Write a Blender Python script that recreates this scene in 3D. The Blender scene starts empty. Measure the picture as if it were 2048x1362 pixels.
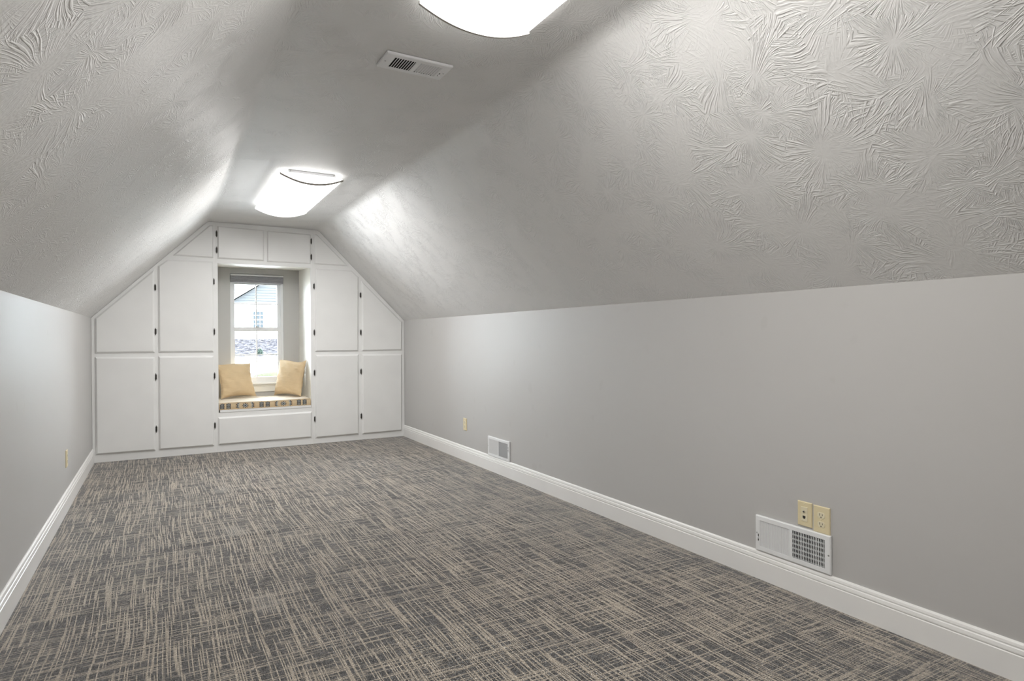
import bpy, bmesh, math, random
from mathutils import Matrix, Vector

# ------------------------------------------------------------------ scene, camera, light
scene = bpy.context.scene
COL = scene.collection
PI = math.pi
# room dimensions (metres): x across, y towards the window, z up; the camera stands at y = 0
L, W, K, C = 6.902, 3.034, 1.352, 2.330      # cabinet face, width, knee wall height, flat ceiling height
XL, XR = 0.980, 2.060                        # where the slopes meet the flat ceiling
YB, YF = 7.551, -0.7                         # window wall, wall behind the camera

F_PX, YAW, PITCH, ROLL = 1234.17, 0.51597, -0.0054, -0.0053
fw = Vector((math.sin(YAW) * math.cos(PITCH), math.cos(YAW) * math.cos(PITCH), math.sin(PITCH)))
r0 = Vector((math.cos(YAW), -math.sin(YAW), 0)); u0 = r0.cross(fw)
rt = r0 * math.cos(ROLL) + u0 * math.sin(ROLL); up = -r0 * math.sin(ROLL) + u0 * math.cos(ROLL)
cam = bpy.data.cameras.new('camera'); camo = bpy.data.objects.new('camera', cam); COL.objects.link(camo)
cam.sensor_width = 36; cam.lens = F_PX / 2048 * 36; cam.clip_start = 0.05; cam.clip_end = 300
camo.matrix_world = Matrix(((rt.x, up.x, -fw.x, 0.57078), (rt.y, up.y, -fw.y, 0), (rt.z, up.z, -fw.z, 1.15), (0, 0, 0, 1)))
scene.camera = camo

SKY = 24.0
LAMP_NEAR, LAMP_FAR = 14.4, 19.3
world = bpy.data.worlds.new('overcast_sky'); scene.world = world; world.use_nodes = True
bg = world.node_tree.nodes['Background']; bg.inputs[0].default_value = (0.86, 0.93, 1.0, 1); bg.inputs[1].default_value = SKY
vs = scene.view_settings
vs.view_transform = 'Standard'; vs.look = 'None'; vs.gamma = 1; vs.use_curve_mapping = False; vs.exposure = 0.36
scene.cycles.diffuse_bounces = 4; scene.cycles.max_bounces = 6; scene.cycles.glossy_bounces = 2
scene.cycles.use_light_tree = False

random.seed(4)

# ------------------------------------------------------------------ node helpers
class NT:
    def __init__(s, name):
        s.m = bpy.data.materials.new(name); s.m.use_nodes = True
        s.t = s.m.node_tree; s.n = s.t.nodes; s.b = s.n['Principled BSDF']
    def link(s, a, b): s.t.links.new(a, b)
    def set(s, inp, v):
        if hasattr(v, 'links') or isinstance(v, bpy.types.NodeSocket): s.link(v, inp)
        else: inp.default_value = v
    def math(s, op, a, b=None, c=None, clamp=False):
        n = s.n.new('ShaderNodeMath'); n.operation = op; n.use_clamp = clamp
        s.set(n.inputs[0], a)
        if b is not None: s.set(n.inputs[1], b)
        if c is not None: s.set(n.inputs[2], c)
        return n.outputs[0]
    def vmath(s, op, a, b=None):
        n = s.n.new('ShaderNodeVectorMath'); n.operation = op
        s.set(n.inputs[0], a)
        if b is not None: s.set(n.inputs[1], b)
        return n.outputs[1] if op in ('LENGTH', 'DISTANCE', 'DOT_PRODUCT') else n.outputs[0]
    def comb(s, x, y, z=0.0):
        n = s.n.new('ShaderNodeCombineXYZ')
        for i, v in enumerate((x, y, z)): s.set(n.inputs[i], v)
        return n.outputs[0]
    def sep(s, v):
        n = s.n.new('ShaderNodeSeparateXYZ'); s.link(v, n.inputs[0]); return n.outputs
    def noise(s, vec, scale, detail=2.0, rough=0.5, dims='3D'):
        n = s.n.new('ShaderNodeTexNoise'); n.noise_dimensions = dims
        s.link(vec, n.inputs['Vector']); n.inputs['Scale'].default_value = scale
        n.inputs['Detail'].default_value = detail; n.inputs['Roughness'].default_value = rough
        return n.outputs[0]
    def white(s, vec):
        n = s.n.new('ShaderNodeTexWhiteNoise'); n.noise_dimensions = '2D'; s.link(vec, n.inputs['Vector']); return n.outputs[0]
    def mixc(s, f, a, b):
        n = s.n.new('ShaderNodeMix'); n.data_type = 'RGBA'
        s.set(n.inputs[0], f); s.set(n.inputs[6], a); s.set(n.inputs[7], b); return n.outputs[2]
    def smooth(s, v, lo, hi):
        n = s.n.new('ShaderNodeMapRange'); n.interpolation_type = 'SMOOTHSTEP'
        s.link(v, n.inputs[0]); n.inputs[1].default_value = lo; n.inputs[2].default_value = hi
        return n.outputs[0]
    def coord(s, k): return s.n.new('ShaderNodeTexCoord').outputs[k]
    def bump(s, h, strength, dist):
        n = s.n.new('ShaderNodeBump'); n.inputs['Strength'].default_value = strength
        n.inputs['Distance'].default_value = dist; s.link(h, n.inputs['Height'])
        s.link(n.outputs[0], s.b.inputs['Normal'])
    def base(s, col=None, rough=0.5, metal=0.0, spec=0.5):
        if col is not None: s.set(s.b.inputs['Base Color'], col)
        s.b.inputs['Roughness'].default_value = rough; s.b.inputs['Metallic'].default_value = metal
        s.b.inputs['Specular IOR Level'].default_value = spec
        return s

def rgb(r, g, b): return (r, g, b, 1)
M = {}

def plain(name, col, rough=0.5, metal=0.0, spec=0.5, vary=0.04, scale=6.0, bump=0.0, bscale=200.0):
    t = NT(name).base(None, rough, metal, spec)
    v = t.coord('Object')
    f = t.noise(v, scale, 1)
    d = rgb(*[c * (1 - vary * 2) for c in col]); l = rgb(*[min(1, c * (1 + vary)) for c in col])
    t.set(t.b.inputs['Base Color'], t.mixc(f, d, l))
    if bump: t.bump(t.noise(v, bscale, 2), bump, 0.001)
    M[name] = t.m
    return t

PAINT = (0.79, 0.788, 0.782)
# smooth wall paint with a few roller marks, scuffs and thin drips
t = NT('wall_paint').base(None, 0.42, 0, 0.4)
v = t.coord('Object')
f = t.noise(v, 1.6, 1); g = t.noise(v, 9, 1)
col = t.mixc(f, rgb(0.53, 0.522, 0.511), rgb(0.56, 0.554, 0.545))
spots = t.math('MULTIPLY', t.smooth(g, 0.70, 0.78), 0.10)
col = t.mixc(spots, col, rgb(0.37, 0.355, 0.335))
s = t.sep(v)
drip = t.noise(t.comb(s[0], t.math('MULTIPLY', s[1], 90.0), t.math('MULTIPLY', s[2], 1.6)), 1.0, 1)
col = t.mixc(t.math('MULTIPLY', t.smooth(drip, 0.80, 0.88), 0.25), col, rgb(0.42, 0.33, 0.23))
t.set(t.b.inputs['Base Color'], col)
M['wall_paint'] = t.m

# stomp-brushed ceiling: fans of ridges radiating from the centre of each brush print
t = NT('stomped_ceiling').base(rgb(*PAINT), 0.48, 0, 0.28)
uv = t.coord('UV')
wob = t.n.new('ShaderNodeTexNoise'); wob.noise_dimensions = '2D'; wob.inputs['Detail'].default_value = 0.0; wob.inputs['Scale'].default_value = 9.0; t.link(uv, wob.inputs['Vector'])
uvw = t.vmath('ADD', uv, t.vmath('SCALE', t.vmath('SUBTRACT', wob.outputs[1], (0.5, 0.5, 0.5)), None))
for n in t.n:
    if n.type == 'VECT_MATH' and n.operation == 'SCALE': n.inputs['Scale'].default_value = 0.03
def fans(scale, off, karc):
    p = t.vmath('ADD', uvw, off)
    vo = t.n.new('ShaderNodeTexVoronoi'); vo.voronoi_dimensions = '2D'; vo.inputs['Scale'].default_value = scale
    t.link(p, vo.inputs['Vector'])
    d = t.vmath('SUBTRACT', p, vo.outputs['Position'])
    flat = t.vmath('MULTIPLY', d, (1, 1, 0))
    r = t.vmath('LENGTH', flat)
    dirn = t.vmath('NORMALIZE', flat)
    q = t.vmath('MULTIPLY', dirn, (karc, karc, 0))
    q = t.vmath('ADD', q, t.comb(0.0, 0.0, t.math('MULTIPLY', r, 14.0)))
    q = t.vmath('ADD', q, t.vmath('MULTIPLY', vo.outputs['Position'], (31.0, 17.0, 0)))
    n = t.noise(q, 1.0, 1.0, 0.5)
    ridge = t.smooth(n, 0.44, 0.68)
    return t.math('MULTIPLY', ridge, t.smooth(r, 0.012, 0.075))
h = t.math('MAXIMUM', fans(4.8, (0.0, 0.0, 0.0), 21.0), t.math('MULTIPLY', fans(6.4, (3.37, 1.91, 0.0), 16.0), 0.85))
patch = t.smooth(t.noise(uv, 5.0, 0, 0.5, '2D'), 0.30, 0.60)
h = t.math('MULTIPLY', h, t.math('ADD', t.math('MULTIPLY', patch, 0.75), 0.25))
h = t.math('ADD', h, t.math('MULTIPLY', t.noise(uvw, 75, 1, 0.5, '2D'), 0.45))
t.bump(h, 0.8, 0.0022)
M['stomped_ceiling'] = t.m

# charcoal loop carpet with broken tan threads running both ways
t = NT('crosshatch_carpet').base(None, 0.95, 0, 0.15)
s = t.sep(t.coord('Object'))
P = 0.0040
x, y = s[0], s[1]
wy = t.math('MULTIPLY', t.math('SUBTRACT', t.noise(t.comb(x, y), 1.7, 0, 0.5, '2D'), 0.5), 0.02)
xx = t.math('ADD', x, wy)
i = t.math('FLOOR', t.math('DIVIDE', xx, P)); j = t.math('FLOOR', t.math('DIVIDE', y, P))
def threads(idx, along, fr, lo, hi):
    a = t.noise(t.comb(t.math('MULTIPLY', idx, 3.37), t.math('MULTIPLY', along, fr)), 1.0, 1.0, 0.5, '2D')
    b = t.noise(t.comb(t.math('MULTIPLY', idx, 0.06), t.math('MULTIPLY', along, 3.0)), 1.0, 1.0, 0.5, '2D')
    return t.smooth(t.math('ADD', a, t.math('MULTIPLY', t.math('SUBTRACT', b, 0.5), 0.09)), lo, hi)
ty = threads(i, y, 2.6, 0.53, 0.60)
tx = threads(j, t.math('ADD', x, 40.0), 3.4, 0.56, 0.62)
w1 = t.white(t.comb(i, j)); w2 = t.white(t.comb(j, t.math('ADD', i, 71.0)))
dark = t.mixc(w1, rgb(0.012, 0.012, 0.014), rgb(0.170, 0.164, 0.160))
tan = t.mixc(w2, rgb(0.29, 0.250, 0.203), rgb(0.66, 0.580, 0.480))
th = t.math('MAXIMUM', t.math('MULTIPLY', ty, 0.9), t.math('MULTIPLY', tx, 0.75))
col = t.mixc(th, dark, tan)
# three paler patches in the pile
pale_spots = None
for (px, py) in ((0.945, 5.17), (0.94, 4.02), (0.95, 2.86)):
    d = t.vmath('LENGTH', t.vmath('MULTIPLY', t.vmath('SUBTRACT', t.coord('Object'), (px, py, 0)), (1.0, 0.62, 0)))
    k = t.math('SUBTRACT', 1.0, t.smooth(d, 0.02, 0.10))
    pale_spots = k if pale_spots is None else t.math('MAXIMUM', pale_spots, k)
col = t.mixc(t.math('MULTIPLY', pale_spots, 0.30), col, rgb(0.42, 0.40, 0.37))
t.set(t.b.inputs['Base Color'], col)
t.b.inputs['Sheen Weight'].default_value = 0.55; t.b.inputs['Sheen Roughness'].default_value = 0.35
sx = t.math('ABSOLUTE', t.math('SINE', t.math('MULTIPLY', xx, PI / P)))
sy = t.math('ABSOLUTE', t.math('SINE', t.math('MULTIPLY', y, PI / P)))
t.bump(t.math('ADD', t.math('MULTIPLY', t.math('MULTIPLY', sx, sy), 0.8), t.math('MULTIPLY', w1, 0.4)), 0.6, 0.003)
M['crosshatch_carpet'] = t.m

plain('cabinet_white', (0.88, 0.88, 0.87), 0.38, vary=0.025, scale=5)
plain('trim_white', (0.89, 0.885, 0.87), 0.35, vary=0.015)
plain('vinyl_white', (0.86, 0.87, 0.88), 0.35, vary=0.01)
plain('cream_warm_light', (0.87, 0.85, 0.79), 0.4, vary=0.015)  # cream for the apron; warm light painted onto the white carcasses
plain('shade_fabric', (0.36, 0.36, 0.39), 0.85, vary=0.08, scale=60)
plain('hinge_pewter', (0.055, 0.05, 0.045), 0.38, 0.55, vary=0.2, scale=90)
plain('ivory_plastic', (0.80, 0.70, 0.46), 0.35, vary=0.02)
plain('ivory_insert', (0.82, 0.75, 0.55), 0.35, vary=0.02)
plain('slot_black', (0.012, 0.011, 0.010), 0.6)
plain('register_white', (0.87, 0.88, 0.89), 0.35, vary=0.015)
plain('duct_dark', (0.010, 0.010, 0.011), 0.8)
plain('screw_steel', (0.5, 0.5, 0.5), 0.35, 0.9)
plain('fixture_rim', (0.42, 0.39, 0.36), 0.45, vary=0.02)
plain('seat_underlay', (0.03, 0.03, 0.033), 0.8)

t = plain('pillow_cotton', (0.66, 0.505, 0.315), 0.85, spec=0.2, vary=0.03, scale=14)
v = t.coord('Object')
wr = t.noise(t.vmath('MULTIPLY', v, (4.0, 11.0, 4.0)), 2.2, 2.0)
t.bump(t.math('ADD', wr, t.math('MULTIPLY', t.noise(v, 500, 1), 0.03)), 0.55, 0.02)
t.b.inputs['Sheen Weight'].default_value = 0.2

# patterned bench cushion: round medallions with paired scroll motifs between them
t = NT('medallion_fabric').base(None, 0.85, 0, 0.2)
s = t.sep(t.coord('UV'))
PER = 0.375
du = t.math('MULTIPLY', t.math('SUBTRACT', t.math('FRACT', t.math('ADD', t.math('DIVIDE', s[0], PER), 0.5)), 0.5), PER)
dv = t.math('SUBTRACT', s[1], 0.040)
r = t.math('SQRT', t.math('ADD', t.math('MULTIPLY', du, du), t.math('MULTIPLY', dv, dv)))
th = t.math('ARCTAN2', dv, du)
def petals(k): return t.math('COSINE', t.math('MULTIPLY', th, k))
def band(val, lo, hi, soft=0.0015):
    return t.math('MULTIPLY', t.smooth(val, lo - soft, lo + soft), t.math('SUBTRACT', 1.0, t.smooth(val, hi - soft, hi + soft)))
base = rgb(0.66, 0.51, 0.31); navy = rgb(0.035, 0.04, 0.055); grey = rgb(0.42, 0.44, 0.42); brown = rgb(0.36, 0.20, 0.10)
col = t.mixc(t.math('MULTIPLY', t.noise(t.coord('UV'), 60, 2), 0.4), base, rgb(0.74, 0.62, 0.45))
pr = t.math('ADD', r, t.math('MULTIPLY', petals(8.0), -0.006))
col = t.mixc(band(pr, 0.0, 0.024), col, navy)
col = t.mixc(band(t.math('ADD', r, t.math('MULTIPLY', petals(8.0), 0.004)), 0.008, 0.018), col, grey)
col = t.mixc(band(r, 0.0, 0.006), col, navy)
col = t.mixc(band(r, 0.031, 0.0335), col, brown)
col = t.mixc(band(t.math('ADD', r, t.math('MULTIPLY', petals(18.0), 0.005)), 0.060, 0.075), col, grey)
col = t.mixc(band(t.math('ADD', r, t.math('MULTIPLY', petals(18.0), 0.006)), 0.073, 0.083), col, navy)
col = t.mixc(band(r, 0.086, 0.0885), col, brown)
col = t.mixc(band(r, 0.094, 0.0955), col, brown)
ea = t.math('ABSOLUTE', t.math('SUBTRACT', t.math('SUBTRACT', PER / 2, t.math('ABSOLUTE', du)), 0.030))
ed = t.math('SUBTRACT', t.math('ABSOLUTE', dv), 0.016)
r2 = t.math('SQRT', t.math('ADD', t.math('MULTIPLY', ea, ea), t.math('MULTIPLY', ed, ed)))
th2 = t.math('ARCTAN2', ed, ea)
lob = t.math('ADD', r2, t.math('MULTIPLY', t.math('COSINE', t.math('MULTIPLY', th2, 6.0)), 0.004))
col = t.mixc(band(lob, 0.0, 0.021), col, navy)
col = t.mixc(band(lob, 0.006, 0.012), col, grey)
side = t.smooth(s[1], 0.070, 0.085)
col = t.mixc(t.math('MULTIPLY', side, 0.88), col, rgb(0.84, 0.78, 0.68))  # window light on the cushion top, painted in as a pale wash
t.set(t.b.inputs['Base Color'], col)
t.bump(t.noise(t.coord('UV'), 900, 1), 0.15, 0.001)
M['medallion_fabric'] = t.m

# lit acrylic of the ceiling fixtures: this is the lamp
def lamp_mat(name, k, col):
    t = NT(name).base(rgb(0.9, 0.9, 0.88), 0.35)
    t.b.inputs['Emission Color'].default_value = rgb(*col)
    f = t.noise(t.coord('Object'), 4, 1)
    t.link(t.math('MULTIPLY', t.math('ADD', t.math('MULTIPLY', f, 0.1), 0.95), k), t.b.inputs['Emission Strength'])
    M[name] = t.m
WARM, COOL = (1.0, 0.975, 0.935), (1.0, 0.992, 0.975)
lamp_mat('near_lit_lip', LAMP_NEAR * 0.13, WARM); lamp_mat('far_lit_lip', LAMP_FAR * 0.08, COOL)
lamp_mat('near_lit_acrylic', LAMP_NEAR, WARM); lamp_mat('near_lit_end', LAMP_NEAR * 0.4, WARM)
lamp_mat('far_lit_acrylic', LAMP_FAR, COOL); lamp_mat('far_lit_end', LAMP_FAR * 0.28, COOL)

# window glass: clear, with a Fresnel reflection
t = NT('window_glass')
t.n.remove(t.b)
out = [n for n in t.n if n.type == 'OUTPUT_MATERIAL'][0]
tr = t.n.new('ShaderNodeBsdfTransparent'); gl = t.n.new('ShaderNodeBsdfGlossy'); gl.inputs['Roughness'].default_value = 0.02
tr.inputs[0].default_value = rgb(0.97, 0.985, 0.98)
fr = t.n.new('ShaderNodeFresnel'); fr.inputs[0].default_value = 1.45
mx = t.n.new('ShaderNodeMixShader')
t.link(fr.outputs[0], mx.inputs[0]); t.link(tr.outputs[0], mx.inputs[1]); t.link(gl.outputs[0], mx.inputs[2]); t.link(mx.outputs[0], out.inputs[0])
M['window_glass'] = t.m

# outdoors
plain('pale_concrete', (0.45, 0.445, 0.44), 0.9, vary=0.05, scale=2)
plain('mulch_bank', (0.040, 0.038, 0.043), 0.95, vary=0.25, scale=3)
plain('bare_twigs', (0.052, 0.049, 0.057), 0.9, vary=0.35, scale=2.5)
plain('lawn_grass', (0.027, 0.029, 0.015), 0.95, spec=0.05, vary=0.2, scale=4)
plain('shrub_leaf', (0.020, 0.037, 0.027), 0.8, vary=0.25, scale=8)
plain('house_white', (0.62, 0.62, 0.61), 0.8, vary=0.02)
plain('house_siding', (0.040, 0.044, 0.047), 0.8, vary=0.03)
plain('house_roof', (0.027, 0.029, 0.031), 0.9, vary=0.08, scale=12)
plain('house_pane', (0.034, 0.041, 0.046), 0.5, spec=0.05, vary=0.1)
plain('house_wall_out', (0.6, 0.6, 0.58), 0.8)

# ------------------------------------------------------------------ mesh helpers
def new_bm(): return bmesh.new()

def add_box(bm, x0, x1, y0, y1, z0, z1, mat=None):
    vs_ = [Vector(p) for p in ((x0, y0, z0), (x1, y0, z0), (x1, y1, z0), (x0, y1, z0), (x0, y0, z1), (x1, y0, z1), (x1, y1, z1), (x0, y1, z1))]
    if mat is not None: vs_ = [mat @ p for p in vs_]
    v = [bm.verts.new(p) for p in vs_]
    for f in ((0, 3, 2, 1), (4, 5, 6, 7), (0, 1, 5, 4), (1, 2, 6, 5), (2, 3, 7, 6), (3, 0, 4, 7)):
        bm.faces.new([v[k] for k in f])
    return v

def add_loft(bm, rings, close=True, caps=True):
    """rings: lists of points of equal length; joins them one after another"""
    rv = [[bm.verts.new(p) for p in r] for r in rings]
    n = len(rv[0])
    for a, b in zip(rv[:-1], rv[1:]):
        for k in range(n if close else n - 1):
            bm.faces.new((a[k], a[(k + 1) % n], b[(k + 1) % n], b[k]))
    if caps and close:
        bm.faces.new(list(reversed(rv[0]))); bm.faces.new(rv[-1])
    return rv

def add_lathe(bm, prof, seg=12, mat=None, caps=True):
    rings = []
    for (r, z) in prof:
        ring = [Vector((r * math.cos(2 * PI * k / seg), r * math.sin(2 * PI * k / seg), z)) for k in range(seg)]
        if mat is not None: ring = [mat @ p for p in ring]
        rings.append(ring)
    add_loft(bm, rings, True, caps)

def inset_poly(pts, d):
    """inset a convex counter-clockwise polygon of (x, z)"""
    n = len(pts); out = []
    for k in range(n):
        p0, p1, p2 = Vector(pts[k - 1]), Vector(pts[k]), Vector(pts[(k + 1) % n])
        e1 = (p1 - p0).normalized(); e2 = (p2 - p1).normalized()
        n1 = Vector((-e1.y, e1.x)); n2 = Vector((-e2.y, e2.x))
        b = (n1 + n2); b = b / max(1e-6, b.dot(n1))
        out.append(tuple(p1 + b * d))
    return out

def make(name, bm, mat, parent=None, smooth=False, label=None, bevel=0.0, world=None):
    """one mesh object; vertices given in the parent's space (in world space for an unrotated parent when world=True)"""
    bmesh.ops.recalc_face_normals(bm, faces=bm.faces)
    if bevel:
        bmesh.ops.bevel(bm, geom=[e for e in bm.edges if e.calc_face_angle(0) > 0.5], offset=bevel, segments=2, affect='EDGES', profile=0.6)
    if parent is not None and world:
        bmesh.ops.translate(bm, verts=bm.verts, vec=-parent.location)
    me = bpy.data.meshes.new(name); bm.to_mesh(me); bm.free()
    me.materials.append(M[mat] if isinstance(mat, str) else mat)
    if smooth:
        for p in me.polygons: p.use_smooth = True
        try: me.set_sharp_from_angle(angle=0.7)
        except Exception: pass
    o = bpy.data.objects.new(name, me); COL.objects.link(o)
    if parent is not None: o.parent = parent
    if label: o['label'] = label
    return o

def thing(name, label, cat, loc=(0, 0, 0), rot=None, group=None):
    o = bpy.data.objects.new(name, None); COL.objects.link(o); o.empty_display_size = 0.05
    o.location = loc
    if rot is not None: o.rotation_euler = rot.to_euler()
    o['label'] = label; o['category'] = cat
    if group: o['group'] = group
    return o

def struct(name, bm, mat, smooth=False, label=None, bevel=0.0):
    o = make(name, bm, mat, None, smooth, label, bevel); o['kind'] = 'structure'
    return o

def box_obj(name, dims, mat, parent=None, bevel=0.0, label=None, world=None):
    bm = new_bm(); add_box(bm, *dims); return make(name, bm, mat, parent, False, label, bevel, world)

def link_copy(o, parent):
    c = o.copy(); COL.objects.link(c); c.parent = parent; return c

def copy_tree(root, loc, rot=None, label=None):
    r = root.copy(); COL.objects.link(r); r.location = loc
    if rot is not None: r.rotation_euler = rot.to_euler()
    if label: r['label'] = label
    for ch in list(root.children):
        c = link_copy(ch, r)
        for g in list(ch.children): link_copy(g, c)
    return r

# ------------------------------------------------------------------ the room
# floor: the carpet, with three slack ripples across it
NX, NY = 24, 300
bm = new_bm(); grid = []
def ripple(x, y):
    z = 0.0
    for (yc, x0, x1, a) in ((4.80, 0.45, 1.15, 0.005), (3.905, 0.55, 1.40, 0.006), (2.92, 0.55, 1.20, 0.004)):
        m = min(1, max(0, (x - x0) / 0.2)) * min(1, max(0, (x1 - x) / 0.2))
        z += a * m * math.exp(-((y - yc - 0.02 * math.sin(6 * x)) / 0.03) ** 2)
    return z
for a in range(NX + 1):
    col_ = []
    for b in range(NY + 1):
        px = -0.06 + (W + 0.12) * a / NX; py = YF - 0.05 + (YB - YF + 0.05) * b / NY
        col_.append(bm.verts.new((px, py, ripple(px, py))))
    grid.append(col_)
for a in range(NX):
    for b in range(NY):
        bm.faces.new((grid[a][b], grid[a + 1][b], grid[a + 1][b + 1], grid[a][b + 1]))
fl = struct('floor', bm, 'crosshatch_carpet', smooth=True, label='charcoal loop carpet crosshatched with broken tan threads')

struct('wall_left', (lambda b: (add_box(b, -0.12, 0.0, YF, YB, -0.05, K + 0.06), b)[1])(new_bm()), 'wall_paint', label='low grey knee wall on the left')
struct('wall_right', (lambda b: (add_box(b, W, W + 0.12, YF, YB, -0.05, K + 0.06), b)[1])(new_bm()), 'wall_paint', label='low grey knee wall on the right with registers and outlets')
struct('wall_front', (lambda b: (add_box(b, -0.2, W + 0.2, YF - 0.12, YF, -0.05, C + 0.15), b)[1])(new_bm()), 'wall_paint', label='grey end wall behind the viewer')  # unseen; set this close to bounce lamp light onto the near surfaces

# ceiling: slope, eased bend, flat, eased bend, slope
def bend(p, a, b, rad, n=8):
    p, a, b = Vector(p), Vector(a), Vector(b)
    d1 = (a - p).normalized(); d2 = (b - p).normalized(); ang = d1.angle(d2)
    tl = rad / math.tan(ang / 2); s_ = p + d1 * tl; e_ = p + d2 * tl
    cen = p + (d1 + d2).normalized() * (rad / math.sin(ang / 2))
    out_ = []
    a0 = s_ - cen; a1 = e_ - cen; tot = a0.angle(a1)
    sgn = 1 if a0.x * a1.y - a0.y * a1.x > 0 else -1
    for k in range(n + 1):
        th_ = sgn * tot * k / n
        out_.append((cen.x + a0.x * math.cos(th_) - a0.y * math.sin(th_), cen.y + a0.x * math.sin(th_) + a0.y * math.cos(th_)))
    return out_
prof = [(-0.0, K)] + bend((XL, C), (0, K), (XR, C), 0.07) + bend((XR, C), (XL, C), (W, K), 0.11) + [(W, K)]
bm = new_bm(); uvl = bm.loops.layers.uv.new('UVMap')
arc = [0.0]
for p, q in zip(prof[:-1], prof[1:]): arc.append(arc[-1] + math.hypot(q[0] - p[0], q[1] - p[1]))
ys = [YF + (YB - YF) * k / 20 for k in range(21)]
vin = [[bm.verts.new((p[0], yy, p[1])) for yy in ys] for p in prof]
for a in range(len(prof) - 1):
    for b in range(20):
        f = bm.faces.new((vin[a][b], vin[a][b + 1], vin[a + 1][b + 1], vin[a + 1][b]))
        f.smooth = True
        for lp, (uu, vv) in zip(f.loops, ((arc[a], ys[b]), (arc[a], ys[b + 1]), (arc[a + 1], ys[b + 1]), (arc[a + 1], ys[b]))):
            lp[uvl].uv = (uu, vv)
outp = [(-0.14, K - 0.0), (-0.14, C + 0.2), (W + 0.14, C + 0.2), (W + 0.14, K)]
ov = [[bm.verts.new((p[0], yy, p[1])) for yy in (YF, YB)] for p in outp]
for a in range(3): bm.faces.new((ov[a][0], ov[a + 1][0], ov[a + 1][1], ov[a][1]))
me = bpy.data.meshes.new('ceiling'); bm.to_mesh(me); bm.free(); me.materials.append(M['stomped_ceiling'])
ce = bpy.data.objects.new('ceiling', me); COL.objects.link(ce); ce['kind'] = 'structure'
ce['label'] = 'grey stomp-brushed ceiling with two long slopes and a flat strip'

# window wall with its opening
WX0, WX1, WZ0, WZ1 = 1.237, 1.802, 0.628, 1.882
bm = new_bm()
for d in ((-0.2, WX0, YB, YB + 0.14, -0.05, C + 0.2), (WX1, W + 0.2, YB, YB + 0.14, -0.05, C + 0.2),
          (WX0, WX1, YB, YB + 0.14, -0.05, WZ0), (WX0, WX1, YB, YB + 0.14, WZ1, C + 0.2)):
    add_box(bm, *d)
struct('wall_back', bm, 'wall_paint', label='grey wall around the window inside the alcove')

# baseboards: moulded profile swept along each wall
BB = [(0, 0), (0.015, 0), (0.015, 0.088), (0.0125, 0.0905), (0.0125, 0.0925), (0.0145, 0.095), (0.0145, 0.099), (0.0125, 0.109), (0.0095, 0.112), (0.0095, 0.1145), (0.0105, 0.117), (0.0085, 0.126), (0.004, 0.132), (0, 0.132)]
for nm, x0, sg, lb in (('baseboard_left', 0.0, 1, 'white moulded baseboard along the left wall'), ('baseboard_right', W, -1, 'white moulded baseboard along the right wall')):
    bm = new_bm()
    add_loft(bm, [[(x0 + sg * a, yy, b) for a, b in BB] for yy in (YF, L - 0.001)])
    struct(nm, bm, 'trim_white', label=lb)
bm = new_bm(); add_loft(bm, [[(xx_, YF + a, b) for a, b in BB] for xx_ in (0.016, W - 0.016)])
struct('baseboard_front', bm, 'trim_white', label='white moulded baseboard on the wall behind the viewer')

# ------------------------------------------------------------------ built-in cabinets round the window seat
def prism(bm, poly, y0, y1):
    add_loft(bm, [[(p[0], y0, p[1]) for p in poly], [(p[0], y1, p[1]) for p in poly]])

def hinge_mesh():
    bm = new_bm()
    add_lathe(bm, [(0.0008, -0.036), (0.0035, -0.031), (0.0022, -0.027), (0.0056, -0.024), (0.0056, 0.024), (0.0022, 0.027), (0.0035, 0.031), (0.0008, 0.036)], 10, Matrix.Translation((0, -0.008, 0)))
    add_box(bm, -0.008, 0.008, -0.003, 0.0, -0.023, 0.023)
    bmesh.ops.recalc_face_normals(bm, faces=bm.faces)
    me = bpy.data.meshes.new('hinge'); bm.to_mesh(me); bm.free(); me.materials.append(M['hinge_pewter'])
    return me
HINGE = hinge_mesh()

def door(root, poly, label, hinges=(), name='door', lip=0.013, th=0.019):
    """overlay door with a sloped lip all round; poly counter-clockwise in (x, z)"""
    cx = sum(p[0] for p in poly) / len(poly); cz = min(p[1] for p in poly)
    bm = new_bm()
    inn = inset_poly(poly, lip); in2 = inset_poly(poly, lip + 0.0025)
    add_loft(bm, [[(p[0], L, p[1]) for p in poly], [(p[0], L - 0.006, p[1]) for p in poly],
                  [(p[0], L - th + 0.0008, p[1]) for p in inn], [(p[0], L - th, p[1]) for p in in2]])
    d = make(name, bm, 'cabinet_white', root, False, label, 0.0, True)
    for (hx, hz) in hinges:
        o = bpy.data.objects.new('hinge', HINGE); COL.objects.link(o); o.parent = d
        o.location = Vector((hx, L - 0.0005, hz)) - root.location
    return d

G = 0.0015
# left bank
left = thing('built_in_cabinet', 'tall white built-in cabinet bank with dark hinges, left of the window seat', 'cabinet', (0.53, 7.2, 0), group='built-in cabinets on the window wall')
frame_l = [(G, 0.001), (1.048, 0.001), (1.048, 0.399), (1.066, 0.399), (1.066, 1.915), (1.048, 1.915), (1.048, C - G), (XL, C - G - 0.001), (G, K - G)]
bm = new_bm(); prism(bm, frame_l, L, L + 0.02); make('face_frame', bm, 'cabinet_white', left, world=True)
car_l = [(G, 0.001), (1.066, 0.001), (1.066, C - G), (XL, C - G - 0.001), (G, K - G)]
bm = new_bm(); prism(bm, car_l, L + 0.02, YB - G); make('carcass', bm, 'cream_warm_light', left, world=True)
door(left, [(0.030, 1.020), (0.510, 1.020), (0.510, 1.822), (0.030, 1.346)], 'upper outer door with a slanted top', [(0.517, 1.649), (0.517, 1.223)])
door(left, [(0.029, 0.076), (0.510, 0.073), (0.510, 0.976), (0.029, 0.986)], 'lower outer door', [(0.517, 0.783), (0.517, 0.278)])
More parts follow.
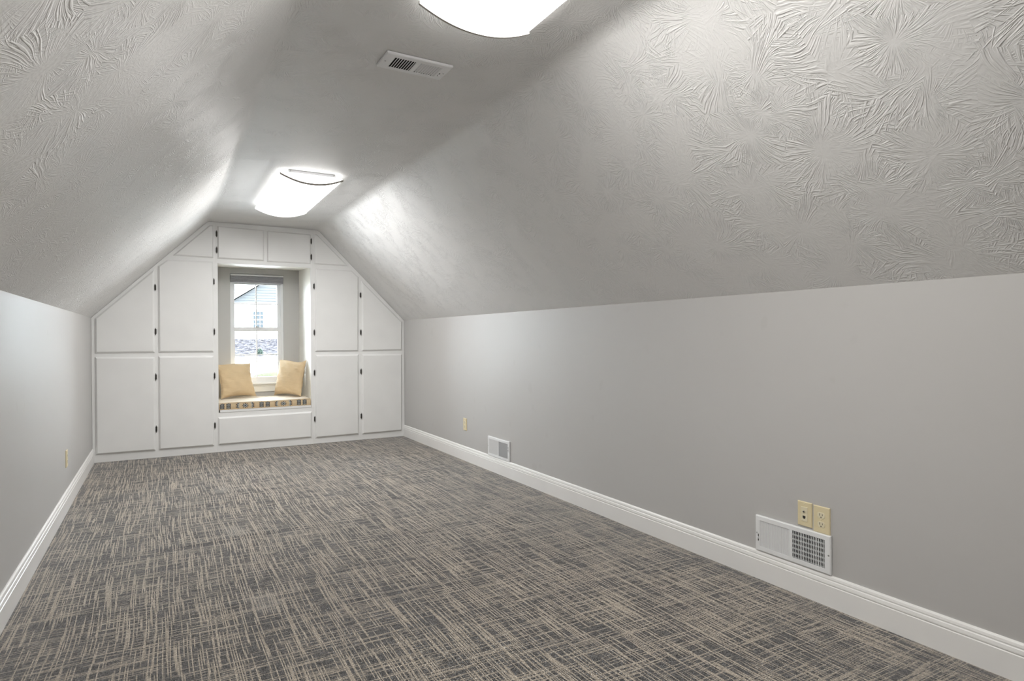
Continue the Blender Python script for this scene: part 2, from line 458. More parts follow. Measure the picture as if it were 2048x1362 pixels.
door(left, [(0.543, 1.020), (1.024, 1.016), (1.024, 1.929), (0.622, 1.924), (0.543, 1.857)], 'upper inner door with one clipped corner', [(1.030, 1.725), (1.030, 1.220)])
door(left, [(0.540, 0.075), (1.022, 0.072), (1.023, 0.978), (0.540, 0.983)], 'lower inner door', [(1.030, 0.776), (1.030, 0.274)])
door(left, [(0.671, 1.969), (1.027, 1.963), (1.027, 2.292), (0.995, 2.291)], 'small triangular panel under the slope', name='panel', lip=0.010)
# right bank
right = thing('built_in_cabinet', 'tall white built-in cabinet bank with dark hinges, right of the window seat', 'cabinet', (2.51, 7.2, 0), group='built-in cabinets on the window wall')
frame_r = [(1.976, 0.001), (W - G, 0.001), (W - G, K - G), (XR, C - G - 0.001), (1.976, C - G)]
bm = new_bm(); prism(bm, [(1.996, 0.001), (W - G, 0.001), (W - G, K - G), (XR, C - G - 0.001), (1.996, C - G), (1.996, 1.915), (1.976, 1.915), (1.976, 0.399), (1.996, 0.399)], L, L + 0.02); make('face_frame', bm, 'cabinet_white', right, world=True)
bm = new_bm(); prism(bm, frame_r, L + 0.02, YB - G); make('carcass', bm, 'cream_warm_light', right, world=True)
door(right, [(2.020, 1.004), (2.491, 1.002), (2.500, 1.835), (2.423, 1.905), (2.028, 1.908)], 'upper inner door with one clipped corner', [(2.013, 1.715), (2.013, 1.212)])
door(right, [(2.018, 0.064), (2.490, 0.067), (2.494, 0.966), (2.022, 0.969)], 'lower inner door', [(2.012, 0.775), (2.012, 0.270)])
door(right, [(2.533, 1.003), (3.001, 1.004), (3.007, 1.335), (2.534, 1.794)], 'upper outer door with a slanted top', [(2.523, 1.633), (2.523, 1.212)])
door(right, [(2.532, 0.064), (2.999, 0.067), (3.003, 0.960), (2.533, 0.965)], 'lower outer door', [(2.523, 0.771), (2.523, 0.269)])
door(right, [(2.017, 1.957), (2.385, 1.952), (2.046, 2.280), (2.017, 2.279)], 'small triangular panel under the slope', name='panel', lip=0.010)
# overhead cupboard
over = thing('overhead_cabinet', 'low white two-door cupboard spanning above the window alcove', 'cabinet', (1.521, 7.2, 1.915), group='built-in cabinets on the window wall')
bm = new_bm(); prism(bm, [(1.0483, 1.9153), (1.9957, 1.9153), (1.9957, C - G), (1.0483, C - G)], L, L + 0.02); make('face_frame', bm, 'cabinet_white', over, world=True)
bm = new_bm(); add_loft(bm, [[(1.0665, L + 0.02, 1.917), (1.9755, L + 0.02, 1.917), (1.9755, L + 0.02, C - G), (1.0665, L + 0.02, C - G)],
                             [(1.0665, YB - G, 1.945), (1.9755, YB - G, 1.945), (1.9755, YB - G, C - G), (1.0665, YB - G, C - G)]])
make('carcass', bm, 'cream_warm_light', over, world=True)
door(over, [(1.066, 1.962), (1.505, 1.960), (1.507, 2.281), (1.066, 2.290)], 'left cupboard door', [(1.058, 2.210), (1.058, 2.046)], lip=0.010)
door(over, [(1.536, 1.955), (1.978, 1.954), (1.980, 2.274), (1.537, 2.277)], 'right cupboard door', [(1.986, 2.201), (1.986, 2.030)], lip=0.010)
# window seat
seat = thing('built_in_bench', 'white built-in window seat box with a raised front panel', 'bench', (1.521, 7.2, 0))
bm = new_bm(); prism(bm, [(1.0483, 0.001), (1.9957, 0.001), (1.9957, 0.3987), (1.0483, 0.3987)], L, L + 0.02); make('face_frame', bm, 'cabinet_white', seat, world=True)
box_obj('carcass', (1.0665, 1.9755, L + 0.02, YB - G, 0.001, 0.399), 'cream_warm_light', seat, world=True)
door(seat, [(1.057, 0.074), (1.978, 0.073), (1.980, 0.355), (1.058, 0.354)], 'wide front panel', name='front_panel')
box_obj('seat_board', (1.078, 1.972, L - 0.004, YB - 0.004, 0.400, 0.424), 'cabinet_white', seat, 0.003, world=True)

# bench cushion
NU, NV = 60, 40
cu = thing('bench_cushion', 'long cream bench cushion printed with dark round medallions on the window seat', 'cushion', (1.522, 7.2, 0.425))
bm = new_bm(); uvl = bm.loops.layers.uv.new('UVMap')
x0c, x1c, y0c, y1c, zb, zt = 1.0715, 1.9715, L + 0.002, YB - 0.012, 0.4245, 0.497
sec = []   # section from front bottom, up the front, over the top, down the back: (y, z, v)
for k in range(7):
    a = k / 6; sec.append((y0c + 0.006 * math.cos(a * PI) ** 2 * (1 if a < .5 else 0.4), zb + (zt - zb - 0.012) * a, (zt - zb) * a))
for k in range(1, 5):
    a = k / 4 * PI / 2; sec.append((y0c + 0.012 - 0.012 * math.cos(a), zt - 0.012 + 0.012 * math.sin(a), 0.0725 + 0.005 * k))
for k in range(1, 21):
    a = k / 20; sec.append((y0c + 0.012 + (y1c - y0c - 0.024) * a, zt + 0.006 * math.sin(a * PI), 0.0925 + 0.6 * a))
for k in range(1, 5):
    a = k / 4 * PI / 2; sec.append((y1c - 0.012 + 0.012 * math.sin(a), zt - 0.012 + 0.012 * math.cos(a), 0.70 + 0.005 * k))
sec.append((y1c, zb, 0.8))
rows = []
for k in range(NU + 1):
    u = k / NU; e = min(u, 1 - u) * NU
    sh = 1.0 if e >= 2 else (0.90, 0.97)[int(e)]
    rows.append([(x0c + (x1c - x0c) * u, y, zb + (z - zb) * (sh if z > zb + 0.02 else 1) * (1 + 0.035 * math.sin(9 * u + 40 * y)) if z > zb + 0.03 else z, vv) for (y, z, vv) in sec])
vv_ = [[bm.verts.new(p[:3]) for p in r_] for r_ in rows]
for a in range(NU):
    for b in range(len(sec) - 1):
        f = bm.faces.new((vv_[a][b], vv_[a + 1][b], vv_[a + 1][b + 1], vv_[a][b + 1]))
        for lp, (aa, bb) in zip(f.loops, ((a, b), (a + 1, b), (a + 1, b + 1), (a, b + 1))):
            lp[uvl].uv = (rows[aa][bb][0] - 1.315, rows[aa][bb][3])
    bm.faces.new((vv_[a][0], vv_[a][-1], vv_[a + 1][-1], vv_[a + 1][0]))
bm.faces.new(vv_[0]); bm.faces.new(list(reversed(vv_[-1])))
make('cover', bm, 'medallion_fabric', cu, True, None, 0, True)
# welt piping along the front edges
for nm_z in (zb + 0.006, zt - 0.004):
    bm = new_bm()
    rings = []
    for k in range(31):
        xx_ = x0c + 0.004 + (x1c - x0c - 0.008) * k / 30
        zz_ = nm_z + (0.0018 * math.sin(9 * k / 30 + 40 * y0c) if nm_z > 0.45 else 0)
        rings.append([(xx_, y0c + 0.003 + 0.0035 * math.cos(a), zz_ + 0.0035 * math.sin(a)) for a in (0, PI / 3, 2 * PI / 3, PI, 4 * PI / 3, 5 * PI / 3)])
    add_loft(bm, rings); make('piping', bm, 'medallion_fabric' if False else 'pillow_cotton', cu, True, None, 0, True)

# throw pillows
def pillow(label, origin, xdir, updir, sw, sh, T, seed, sag):
    rnd = random.Random(seed)
    xd = Vector(xdir).normalized(); ud = Vector(updir).normalized()
    nd = xd.cross(ud).normalized(); ud = nd.cross(xd).normalized()
    root = thing('throw_pillow', label, 'pillow', origin, group='yellow pillows on the window seat')
    root.rotation_euler = Matrix((xd, ud, nd)).transposed().to_euler()
    N = 34; bm = new_bm()
    ph = [rnd.uniform(0, 6) for _ in range(8)]
    side = {}
    for sgn in (1, -1):
        g_ = []
        for a in range(N + 1):
            row = []
            for b in range(N + 1):
                u = -1 + 2 * a / N; v = -1 + 2 * b / N
                u = math.sin(u * PI / 2) * 0.5 + u * 0.5; v = math.sin(v * PI / 2) * 0.5 + v * 0.5
                x = u * sw * (1 - 0.125 * (1 - v * v) * abs(u) ** 1.5); y = v * sh * (1 - 0.125 * (1 - u * u) * abs(v) ** 1.5)
                y += 0.012 * math.sin(3 * u + ph[0]) * (v > 0) * v - sag * (1 - abs(v)) * 0.0
                tt = T * (max(0, 1 - u * u) * max(0, 1 - v * v)) ** 0.42
                tt *= 1 - 0.18 * v                       # stuffing settles downwards
                edge = (1 - abs(u)) * (1 - abs(v))
                wr = 0.0045 * math.sin(14 * u * (1 + 0.5 * v) + 5 * v + ph[1]) * max(0, -v) + 0.003 * math.sin(22 * v + 6 * u + ph[2]) * abs(u) + 0.004 * math.sin(9 * (u + v) + ph[3])
                wr *= min(1, tt / (0.25 * T))
                row.append((x, y, sgn * (tt + wr * 0.8)))
            g_.append(row)
        side[sgn] = g_
    vv2 = {}
    for a in range(N + 1):
        for b in range(N + 1):
            rim = a in (0, N) or b in (0, N)
            p = side[1][a][b]
            if rim:
                q = bm.verts.new((p[0], p[1], 0.0)); vv2[(1, a, b)] = q; vv2[(-1, a, b)] = q
            else:
                vv2[(1, a, b)] = bm.verts.new(p); vv2[(-1, a, b)] = bm.verts.new(side[-1][a][b])
    for sgn in (1, -1):
        for a in range(N):
            for b in range(N):
                q = [vv2[(sgn, a, b)], vv2[(sgn, a + 1, b)], vv2[(sgn, a + 1, b + 1)], vv2[(sgn, a, b + 1)]]
                bm.faces.new(q if sgn == 1 else list(reversed(q)))
    make('cover', bm, 'pillow_cotton', root, True)
    # seam cord round the rim
    rim = [(a, 0) for a in range(N)] + [(N, b) for b in range(N)] + [(a, N) for a in range(N, 0, -1)] + [(0, b) for b in range(N, 0, -1)]
    pts = [Vector((side[1][a][b][0], side[1][a][b][1], 0)) for a, b in rim]
    bm = new_bm(); rings = []
    n = len(pts)
    for k in range(n):
        tdir = (pts[(k + 1) % n] - pts[k - 1]).normalized(); nn = Vector((-tdir.y, tdir.x, 0))
        rings.append([pts[k] + nn * 0.0028 * math.cos(a) + Vector((0, 0, 0.0028 * math.sin(a))) for a in (0, PI / 2, PI, 3 * PI / 2)])
    rings.append(rings[0])
    add_loft(bm, rings, True, False); bmesh.ops.remove_doubles(bm, verts=bm.verts, dist=1e-6)
    make('seam', bm, 'pillow_cotton', root, True)
    return root
pillow('plump pale yellow pillow leaning in the left corner of the window seat', (1.272, 7.352, 0.698), (0.333, 0.109, 0), (-0.01, 0.15, 0.365), 0.190, 0.200, 0.072, 3, 0)
pillow('pale yellow pillow turned sideways against the right side of the window seat', (1.822, 7.268, 0.708), (0.222, -0.37, 0.004), (0.075, 0.03, 0.365), 0.215, 0.204, 0.068, 11, 0)

# ------------------------------------------------------------------ window
win = thing('window_1', 'white double-hung window with muntins above the window seat', 'window', (1.52, YB + 0.06, WZ0))
del win['category']; win['kind'] = 'structure'
YO, YI = YB + 0.075, YB + 0.042       # glass planes of the outer (upper) and inner (lower) sash
gx0, gx1 = 1.286, 1.741
def rect_ring(bm, x0, x1, z0, z1, ix0, ix1, iz0, iz1, y0, y1):
    add_box(bm, x0, ix0, y0, y1, z0, z1); add_box(bm, ix1, x1, y0, y1, z0, z1)
    add_box(bm, ix0, ix1, y0, y1, z0, iz0); add_box(bm, ix0, ix1, y0, y1, iz1, z1)
bm = new_bm(); rect_ring(bm, WX0, WX1, WZ0, WZ1, WX0 + 0.020, WX1 - 0.026, WZ0 + 0.03, WZ1 - 0.03, YB + 0.015, YB + 0.11)
make('window_frame', bm, 'vinyl_white', win, world=True)
for nm, yc, z0, z1, b0, b1, zm in (('upper_sash', YO, 1.2335, 1.853, 0.043, 0.086, 1.546), ('lower_sash', YI, 0.658, 1.278, 0.053, 0.046, 0.964)):
    bm = new_bm(); rect_ring(bm, WX0 + 0.0205, WX1 - 0.0265, z0, z1, gx0, gx1, z0 + b0, z1 - b1, yc - 0.014, yc + 0.014)
    s_ = make(nm, bm, 'vinyl_white', win, world=True)
    g0, g1 = z0 + b0, z1 - b1
    for kk, d in enumerate(((1.509, 1.521, yc - 0.006, yc + 0.006, g0, g1), (gx0, 1.509, yc - 0.006, yc + 0.006, zm - 0.006, zm + 0.006), (1.521, gx1, yc - 0.006, yc + 0.006, zm - 0.006, zm + 0.006))):
        m = box_obj('muntin', d, 'vinyl_white', win, world=True); m.parent = s_
    for d in ((gx0, 1.515, yc + 0.0065, yc + 0.0095, g0, zm), (1.515, gx1, yc + 0.0065, yc + 0.0095, g0, zm), (gx0, 1.515, yc + 0.0065, yc + 0.0095, zm, g1), (1.515, gx1, yc + 0.0065, yc + 0.0095, zm, g1)):
        m = box_obj('pane', d, 'window_glass', win, world=True); m.parent = s_
    if nm == 'lower_sash':
        bm = new_bm(); add_box(bm, 1.500, 1.530, yc - 0.020, yc - 0.001, z1 + 0.0005, z1 + 0.010); add_box(bm, 1.508, 1.540, yc - 0.024, yc - 0.016, z1 + 0.003, z1 + 0.008)
        m = make('sash_lock', bm, 'screw_steel', win, world=True); m.parent = s_
bm = new_bm(); add_box(bm, 1.205, 1.835, YB - 0.035, YB - 0.0005, 0.627, 0.645); make('stool', bm, 'trim_white', win, bevel=0.004, world=True)
box_obj('sill', (WX0 + 0.001, WX1 - 0.001, YB + 0.0, YB + 0.030, 0.6285, 0.645), 'trim_white', win, world=True)
bm = new_bm(); add_loft(bm, [[(xx_, YB - a, z) for a, z in ((0, 0.541), (0.010, 0.541), (0.014, 0.546), (0.014, 0.600), (0.018, 0.612), (0.018, 0.6265), (0, 0.6265))] for xx_ in (1.222, 1.818)])
make('apron', bm, 'cream_warm_light', win, world=True)

sh = thing('pleated_blind', 'grey pleated shade drawn up under its white headrail at the window top', 'blind', (1.52, YB - 0.005, 1.78))
box_obj('headrail', (WX0 + 0.002, WX1 - 0.002, YB - 0.018, YB + 0.013, 1.858, 1.873), 'vinyl_white', sh, 0.002, world=True)
for k in range(7):
    z = 1.795 + k * 0.009
    bm = new_bm(); yf = YB - 0.014
    add_loft(bm, [[(xx_, yf + 0.004, z), (xx_, yf, z + 0.0045), (xx_, yf + 0.004, z + 0.009), (xx_, YB + 0.010, z + 0.009), (xx_, YB + 0.012, z + 0.0045), (xx_, YB + 0.010, z)] for xx_ in (WX0 + 0.004, WX1 - 0.004)])
    make('pleat', bm, 'shade_fabric', sh, world=True)
box_obj('bottom_rail', (WX0 + 0.004, WX1 - 0.004, YB - 0.013, YB + 0.011, 1.783, 1.7948), 'shade_fabric', sh, 0.002, world=True)

# ------------------------------------------------------------------ ceiling fixtures
def fixture(label, cx, y0, y1, lit):
    root = thing('ceiling_light', label, 'ceiling light', (cx, (y0 + y1) / 2, C), group='wraparound ceiling lights')
    hw = 0.217; ln = (y1 - y0) / 2
    box_obj('mounting_pan', (-0.163, 0.163, -ln + 0.004, ln - 0.004, -0.022, -0.0015), 'vinyl_white', root, 0.002)
    n = 24
    def lower(k):
        s = -1 + 2 * k / n
        return (s * hw, -0.033 - 0.052 * (1 - abs(s) ** 2.2) * (1 - 0.12 * s * s))
    low = [lower(k) for k in range(n + 1)]
    topp = [(hw - 0.004, -0.0285), (0.172, -0.0235), (-0.172, -0.0235), (-hw + 0.004, -0.0285)]
    secn = low + [(hw - 0.002, -0.0318), (-hw + 0.002, -0.0318)]
    bm = new_bm(); add_loft(bm, [[(a, y, b) for a, b in low] for y in (-ln + 0.010, ln - 0.010)], close=False)
    # the lit face looks down; a dimmer translucent lip closes the wings above it
    make('diffuser', bm, lit + '_lit_acrylic', root, True)
    bm = new_bm(); add_loft(bm, [[(a, y, b) for a, b in [(-hw, -0.0325), (hw, -0.0325)] + topp] for y in (-ln + 0.010, ln - 0.010)])
    make('diffuser_lip', bm, lit + '_lit_lip', root)
    for sg in (-1, 1):
        ya, yb = (-ln, -ln + 0.0095) if sg < 0 else (ln - 0.0095, ln)
        # end plate, a crescent under the pan
        capsec = [(a * 0.985, b + 0.003) for a, b in low] + [(0.163, -0.0230), (-0.163, -0.0230)]
        bm = new_bm(); add_loft(bm, [[(a, y, b) for a, b in capsec] for y in (ya + 0.001, yb - 0.0005)])
        make('end_plate', bm, lit + '_lit_end', root)
        # raised rim following the curve
        bm = new_bm(); rings = []
        for a, b in low:
            rings.append([(a, ya - 0.001, b + 0.004), (a, yb, b + 0.004), (a * 1.006, yb, b - 0.009), (a * 1.006, ya - 0.001, b - 0.009)])
        add_loft(bm, rings); make('end_rim', bm, 'fixture_rim', root)
        for ss in (-1, 1):
            bm = new_bm(); add_lathe(bm, [(0.004, 0), (0.004, 0.008), (0.002, 0.010)], 8, Matrix.Translation((ss * 0.15, sg * (ln - 0.004), -0.0125)) @ Matrix.Rotation(-sg * PI / 2, 4, 'X'))
            make('clip', bm, 'screw_steel', root)
    return root
fixture('curved white ceiling light farther away, nearest the cabinets', 1.508, 4.510, 5.830, 'far')
fixture('curved white ceiling light near the viewer, cut off by the top edge', 1.560, 0.675, 1.995, 'near')

# ------------------------------------------------------------------ registers (local x right, y up, z out of the surface)
ROT_R = Matrix(((0, 0, -1), (-1, 0, 0), (0, 1, 0)))         # right wall
ROT_L = Matrix(((0, 0, 1), (1, 0, 0), (0, 1, 0)))           # left wall
ROT_C = Matrix(((1, 0, 0), (0, -1, 0), (0, 0, -1)))         # ceiling
def register(name, label, w, h, bl, bt, nsl, zf, loc, rot, rows, group, mull=0.012, offc=0.0):
    root = thing(name, label, 'vent', loc, rot, group)
    hw, hh = w / 2, h / 2
    bm = new_bm()
    zi = zf - 0.0025
    # flat border round two openings plus a sloped outer skirt
    for d in ((-hw + 0.004, hw - 0.004, hh - bt, hh - 0.004), (-hw + 0.004, hw - 0.004, -hh + 0.004, -hh + bt), (-hw + 0.004, -hw + bl, -hh + bt, hh - bt), (hw - bl, hw - 0.004, -hh + bt, hh - bt), (offc - mull / 2, offc + mull / 2, -hh + bt, hh - bt)):
        add_box(bm, d[0], d[1], d[2], d[3], zi, zf)
    o_ = [(-hw, -hh), (hw, -hh), (hw, hh), (-hw, hh)]; i_ = [(-hw + 0.004, -hh + 0.004), (hw - 0.004, -hh + 0.004), (hw - 0.004, hh - 0.004), (-hw + 0.004, hh - 0.004)]
    a = [bm.verts.new((p[0], p[1], 0.0008)) for p in o_]; b = [bm.verts.new((p[0], p[1], zf - 0.003)) for p in o_]; c = [bm.verts.new((p[0], p[1], zf)) for p in i_]
    for k in range(4):
        bm.faces.new((a[k], a[(k + 1) % 4], b[(k + 1) % 4], b[k])); bm.faces.new((b[k], b[(k + 1) % 4], c[(k + 1) % 4], c[k]))
    make('faceplate', bm, 'register_white', root)
    box_obj('duct_back', (-hw + 0.003, hw - 0.003, -hh + 0.003, hh - 0.003, 0.0005, 0.0012), 'duct_dark', root)
    depth = zf - 0.0025 - 0.004
    for sgn, xa, xb in ((-1, -hw + bl, offc - mull / 2), (1, offc + mull / 2, hw - bl)):
        pitch = (xb - xa) / nsl
        bm = new_bm()
        dx = -sgn * depth * 0.95        # slats lean towards the middle as they go deeper
        th = pitch * 0.30
        zc = zf - 0.0015
        y0, y1 = -hh + bt, hh - bt
        bm2 = [(0, zc), (th, zc), (th + dx, zc - depth), (dx, zc - depth)]
        add_loft(bm, [[(p[0], yy, p[1]) for p in bm2] for yy in (y0, y1)])
        bmesh.ops.recalc_face_normals(bm, faces=bm.faces)
        me = bpy.data.meshes.new('slat'); bm.to_mesh(me); bm.free(); me.materials.append(M['register_white'])
        for k in range(nsl + 1):
            o = bpy.data.objects.new('slat', me); COL.objects.link(o); o.parent = root
            o.location = (xa + pitch * k - (th if k == nsl else 0), 0, 0)
    if rows:
        y0, y1 = -hh + bt, hh - bt
        for k in range(rows + 1):
            yy = y0 + (y1 - y0) * (k / rows) - 0.004
            box_obj('damper_blade', (-hw + bl * 0.8, hw - bl * 0.8, max(y0 - .004, yy), min(yy + (y1 - y0) / rows * 0.36, y1 + .004), 0.0022, 0.0032), 'register_white', root)
    for sx_ in (-1, 1):
        bm = new_bm(); add_lathe(bm, [(0.0035, zf), (0.0035, zf + 0.001), (0.002, zf + 0.0018)], 8, Matrix.Translation((sx_ * (hw - bl * 0.36), 0, 0)))
        make('screw', bm, 'screw_steel', root)
    lv = -1 if rot is ROT_R else 1
    bm = new_bm(); lx = lv * (hw - bl * 0.72)
    add_box(bm, lx - 0.0022, lx + 0.0022, -0.036 * h / 0.164, -0.004 * h / 0.164, zf, zf + 0.0004)
    make('lever_slot', bm, 'slot_black', root)
    bm = new_bm(); add_box(bm, lx - 0.0025, lx + 0.0025, -0.026 * h / 0.164, -0.016 * h / 0.164, zf + 0.0005, zf + 0.008)
    make('lever', bm, 'register_white', root, bevel=0.0006)
    return root
near_reg = register('wall_register', 'white louvered wall register below the two ivory plates', 0.379, 0.166, 0.024, 0.022, 20, 0.013, (W - 0.0005, 1.7915, 0.2175), ROT_R, 6, 'registers low on the right wall')
far_reg = copy_tree(near_reg, (W - 0.0005, 4.566, 0.2145), ROT_R @ Matrix.Rotation(PI, 3, 'Z'), 'small white louvered wall register farther off, near the cabinets')
register('ceiling_register', 'white louvered register on the flat ceiling between the two lights', 0.293, 0.150, 0.040, 0.026, 9, 0.012, (1.530, 2.528, C - 0.0005), ROT_C, 0, None, mull=0.016)

# ------------------------------------------------------------------ wall plates
def plate_mesh(bm, w, h, t_, bev):
    hw, hh = w / 2, h / 2
    add_loft(bm, [[(-hw, -hh, 0.0005), (hw, -hh, 0.0005), (hw, hh, 0.0005), (-hw, hh, 0.0005)],
                  [(-hw, -hh, t_ * 0.45), (hw, -hh, t_ * 0.45), (hw, hh, t_ * 0.45), (-hw, hh, t_ * 0.45)],
                  [(-hw + bev, -hh + bev, t_), (hw - bev, -hh + bev, t_), (hw - bev, hh - bev, t_), (-hw + bev, hh - bev, t_)]])
def duplex(label, w, h, loc, rot, t_=0.0065):
    root = thing('power_outlet', label, 'outlet', loc, rot, 'duplex outlets')
    bm = new_bm(); plate_mesh(bm, w, h, t_, 0.003); make('cover_plate', bm, 'ivory_plastic', root)
    for sg in (1, -1):
        bm = new_bm(); cy = sg * 0.0195
        pts = []
        for k in range(20):
            a = 2 * PI * k / 20; pts.append((0.0172 * math.cos(a), max(-0.0128, min(0.0128, 0.0172 * math.sin(a)))))
        add_loft(bm, [[(p[0], p[1] + cy, t_ - 0.001) for p in pts], [(p[0], p[1] + cy, t_ + 0.0012) for p in pts], [(p[0] * 0.95, p[1] * 0.95 + cy, t_ + 0.0018) for p in pts]])
        rc = make('receptacle', bm, 'ivory_insert', root)
        for (sx_, hh_) in ((-0.0063, 0.0048), (0.0063, 0.0038)):
            box_obj('slot', (sx_ - 0.0011, sx_ + 0.0011, cy + 0.003 - hh_, cy + 0.003 + hh_, t_ + 0.0012, t_ + 0.0021), 'slot_black', rc)
        bm = new_bm(); add_lathe(bm, [(0.0025, t_ + 0.0012), (0.0025, t_ + 0.0021)], 10, Matrix.Translation((0, cy - 0.0075, 0))); make('ground_hole', bm, 'slot_black', rc)
    bm = new_bm(); add_lathe(bm, [(0.003, t_ - 0.0005), (0.003, t_ + 0.0006), (0.0018, t_ + 0.0012)], 10); make('screw', bm, 'ivory_insert', root)
    return root
near_out = duplex('larger ivory duplex outlet overlapping the corner above the near register', 0.077, 0.115, (W, 1.648, 0.3578), ROT_R)
far_out = duplex('ivory duplex outlet far along the right wall beyond the register', 0.070, 0.114, (W, 5.235, 0.338), ROT_R)
left_out = duplex('ivory duplex outlet low on the left wall, seen almost edge-on', 0.070, 0.116, (0, 5.125, 0.343), ROT_L)
jk = thing('jack_plate', 'ivory cable and phone jack plate beside the near duplex outlet', 'wall plate', (W, 1.728, 0.3635), ROT_R)
bm = new_bm(); plate_mesh(bm, 0.070, 0.108, 0.0065, 0.003); make('cover_plate', bm, 'ivory_plastic', jk)
bm = new_bm(); plate_mesh(bm, 0.033, 0.064, 0.0085, 0.001); ins = make('insert', bm, 'ivory_insert', jk)
bm = new_bm(); add_lathe(bm, [(0.0045, 0.0085), (0.0045, 0.013), (0.003, 0.014)], 6, Matrix.Translation((0.0, 0.012, 0))); make('cable_jack', bm, 'screw_steel', ins)
bm = new_bm(); add_lathe(bm, [(0.0032, 0.0141), (0.0032, 0.0145)], 8, Matrix.Translation((0.0, 0.012, 0))); make('cable_hole', bm, 'slot_black', ins)
bm = new_bm(); add_box(bm, -0.0065, 0.0065, -0.017, -0.007, 0.0086, 0.0090); add_box(bm, -0.003, 0.003, -0.0205, -0.017, 0.0086, 0.0090); make('phone_jack', bm, 'slot_black', ins)
for sg in (1, -1):
    bm = new_bm(); add_lathe(bm, [(0.0028, 0.006), (0.0028, 0.0071), (0.0015, 0.0076)], 8, Matrix.Translation((0, sg * 0.045, 0))); make('screw', bm, 'ivory_insert', jk)

# ------------------------------------------------------------------ outdoors, seen through the window
GP = [(YB + 0.2, -3.0), (15, -1.85), (25, -0.315), (40, 0.0), (60, 0.4)]
def gz(y):
    for (a, za), (b, zb_) in zip(GP[:-1], GP[1:]):
        if y <= b: return za + (zb_ - za) * (y - a) / (b - a)
    return GP[-1][1]
bm = new_bm(); yl = [YB + 0.2 + (60 - YB - 0.2) * k / 40 for k in range(41)]
gv = [[bm.verts.new((xx_, yy, gz(yy))) for xx_ in (-25, -10, 0, 5, 10, 20, 40)] for yy in yl]
for a in range(40):
    for b in range(6): bm.faces.new((gv[a][b], gv[a][b + 1], gv[a + 1][b + 1], gv[a + 1][b]))
struct('ground', bm, 'pale_concrete', True, label='bright pale concrete drive outside the window')
# lawn island
bm = new_bm(); rings = []
for q in (1.0, 0.95, 0.85, 0.7, 0.5, 0.3, 0.1):
    ring = []
    for k in range(48):
        a = 2 * PI * k / 48; px, py = 6.5 + 3.4 * q * math.cos(a), 23 + 5.0 * q * math.sin(a)
        ring.append((px, py, gz(py) + (0.005 if q == 1.0 else 0.07)))
    rings.append(ring)
add_loft(bm, rings, True, False)
bm.verts.ensure_lookup_table(); bm.faces.new(bm.verts[-48:])
lw = make('lawn', bm, 'lawn_grass', None, True); lw['kind'] = 'stuff'; lw['label'] = 'curved patch of yellow-green lawn outside the window'; lw['category'] = 'lawn'
# planted bank below the neighbouring house
bm = new_bm()
def bank_z(y): return gz(40) + 1.03 * min(1, max(0, (y - 40.3) / 3.7)) ** 0.8
yl = [40.3 + 9.7 * (k / 16) ** 1.3 for k in range(17)]
bv = [[bm.verts.new((-8 + 1.5 * q, yy, bank_z(yy) + 0.03 * math.sin(3.1 * q + 2 * yy) * (0 < k < 12))) for q in range(22)] for k, yy in enumerate(yl)]
for a in range(16):
    for b in range(21): bm.faces.new((bv[a][b], bv[a][b + 1], bv[a + 1][b + 1], bv[a + 1][b]))
lo = [bm.verts.new((-8 + 1.5 * q, 40.3, -0.3)) for q in range(22)]
for b in range(21): bm.faces.new((lo[b], lo[b + 1], bv[0][b + 1], bv[0][b]))
struct('bank', bm, 'mulch_bank', True, label='sloping mulched bank below the neighbouring house')
bm = new_bm(); rnd = random.Random(9)
for k in range(5200):
    y = 40.35 + rnd.random() ** 0.9 * 3.9; x = rnd.uniform(1.5, 12.5); z = bank_z(y) + rnd.uniform(-0.02, 0.10)
    if abs(x - 5.80) < 0.42 and y < 41.0: continue
    a = rnd.uniform(-0.5, 0.5); ln = rnd.uniform(0.06, 0.22); d = Vector((math.cos(a), rnd.uniform(-0.5, 0.5), math.sin(a) * 0.6)).normalized() * ln
    w_ = Vector((0, rnd.uniform(-1, 1), 1)).normalized() * rnd.uniform(0.012, 0.035)
    p = Vector((x, y, z))
    v3 = [bm.verts.new(q) for q in (p - d, p - w_, p + d, p + w_)]
    bm.faces.new(v3)
br = make('brush', bm, 'bare_twigs', None); br['kind'] = 'stuff'; br['label'] = 'leafless grey groundcover on the bank outside'; br['category'] = 'brush'
def shrub(label, c, rad, hgt, n, seed):
    rnd = random.Random(seed); root = thing('shrub', label, 'shrub', c)
    bm = new_bm()
    for k in range(n):
        th_ = rnd.uniform(0, 2 * PI); rr = rad * rnd.random() ** 0.5; zz = hgt * rnd.random() ** 0.8
        rr *= math.sqrt(max(0.05, 1 - (zz / hgt) ** 2))
        p = Vector((rr * math.cos(th_), rr * math.sin(th_), 0.05 + zz)); d = Vector((rnd.uniform(-1, 1), rnd.uniform(-1, 1), rnd.uniform(-0.3, 1))).normalized() * 0.05
        w_ = d.cross(Vector((rnd.uniform(-1, 1), rnd.uniform(-1, 1), 1))).normalized() * 0.022
        bm.faces.new([bm.verts.new(q) for q in (p - d, p - w_, p + d, p + w_)])
    make('foliage', bm, 'shrub_leaf', root)
    bm = new_bm(); add_lathe(bm, [(0.03, -0.05), (0.02, hgt * 0.5)], 6); make('stem', bm, 'bare_twigs', root)
shrub('small round green shrub at the foot of the bank', (5.80, 40.55, bank_z(40.55)), 0.20, 0.34, 420, 2)
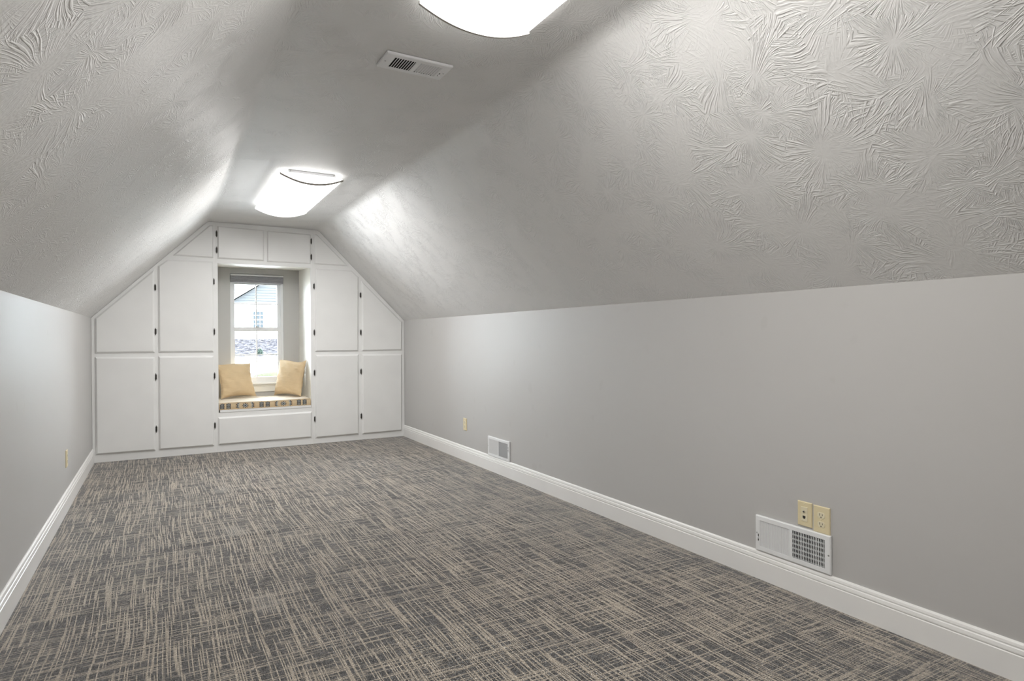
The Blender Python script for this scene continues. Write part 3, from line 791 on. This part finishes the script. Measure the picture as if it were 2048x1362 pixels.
# neighbouring house
hs = thing('neighbor_house', 'white gabled house seen through the window panes', 'house', (10, 50, 0.3))
bm = new_bm(); prism(bm, [(4.77, 0.2), (15.2, 0.2), (15.2, 3.78), (4.77, 3.78)], 50.0, 58.0); make('lower_wall', bm, 'house_white', hs, world=True)
bm = new_bm(); prism(bm, [(-8, 0.2), (4.75, 0.2), (4.75, 3.7), (-8, 3.7)], 51.0, 58.0); make('side_wall', bm, 'house_white', hs, world=True)
RS = 0.66
k = 0; z = 3.80
while z < 7.0:
    z1 = min(z + 0.20, 7.1)
    xa = 4.77 + (z - 3.78) / RS + 0.15; xb = 15.2 - (z - 3.78) / RS - 0.15; xa1 = 4.77 + (z1 - 3.78) / RS + 0.15; xb1 = 15.2 - (z1 - 3.78) / RS - 0.15
    bm = new_bm(); add_loft(bm, [[(xa, 49.97, z), (xb, 49.97, z), (xb, 50.2, z), (xa, 50.2, z)], [(xa1, 50.0, z1), (xb1, 50.0, z1), (xb1, 50.2, z1), (xa1, 50.2, z1)]])
    make('siding_board', bm, 'house_siding', hs, world=True); z = z1
for (xa, za, xb, zb_) in ((4.30, 3.47, 9.985, 7.222), (15.67, 3.47, 9.985, 7.222)):
    bm = new_bm(); add_loft(bm, [[(xa, y_, za), (xa, y_, za + 0.36), (xb, y_, zb_ + 0.36), (xb, y_, zb_)] for y_ in (49.6, 49.75)]); make('rake_board', bm, 'house_white', hs, world=True)
    bm = new_bm(); add_loft(bm, [[(xa, y_, za + 0.365), (xa, y_, za + 0.39), (xb, y_, zb_ + 0.39), (xb, y_, zb_ + 0.365)] for y_ in (49.76, 58)]); make('gable_roof', bm, 'house_roof', hs, world=True)
box_obj('frieze_board', (4.77, 15.2, 49.93, 50.0, 3.70, 3.80), 'house_white', hs, world=True)
bm = new_bm(); add_loft(bm, [[(xx_, 50.6, 3.7), (xx_, 50.6, 3.85), (xx_, 58.5, 9.25), (xx_, 58.5, 9.1)] for xx_ in (-8.5, 16)]); make('main_roof', bm, 'house_roof', hs, world=True)
hw_ = box_obj('window', (6.52, 7.30, 49.93, 49.999, 1.93, 3.24), 'house_white', hs, world=True)
for r_ in range(4):
    for c_ in range(3):
        x0_ = 6.56 + c_ * 0.238; z0_ = (1.98, 2.27, 2.62, 2.92)[r_]
        p_ = box_obj('pane', (x0_, x0_ + 0.21, 49.915, 49.929, z0_, z0_ + 0.26), 'house_pane', hs, world=True); p_.parent = hw_
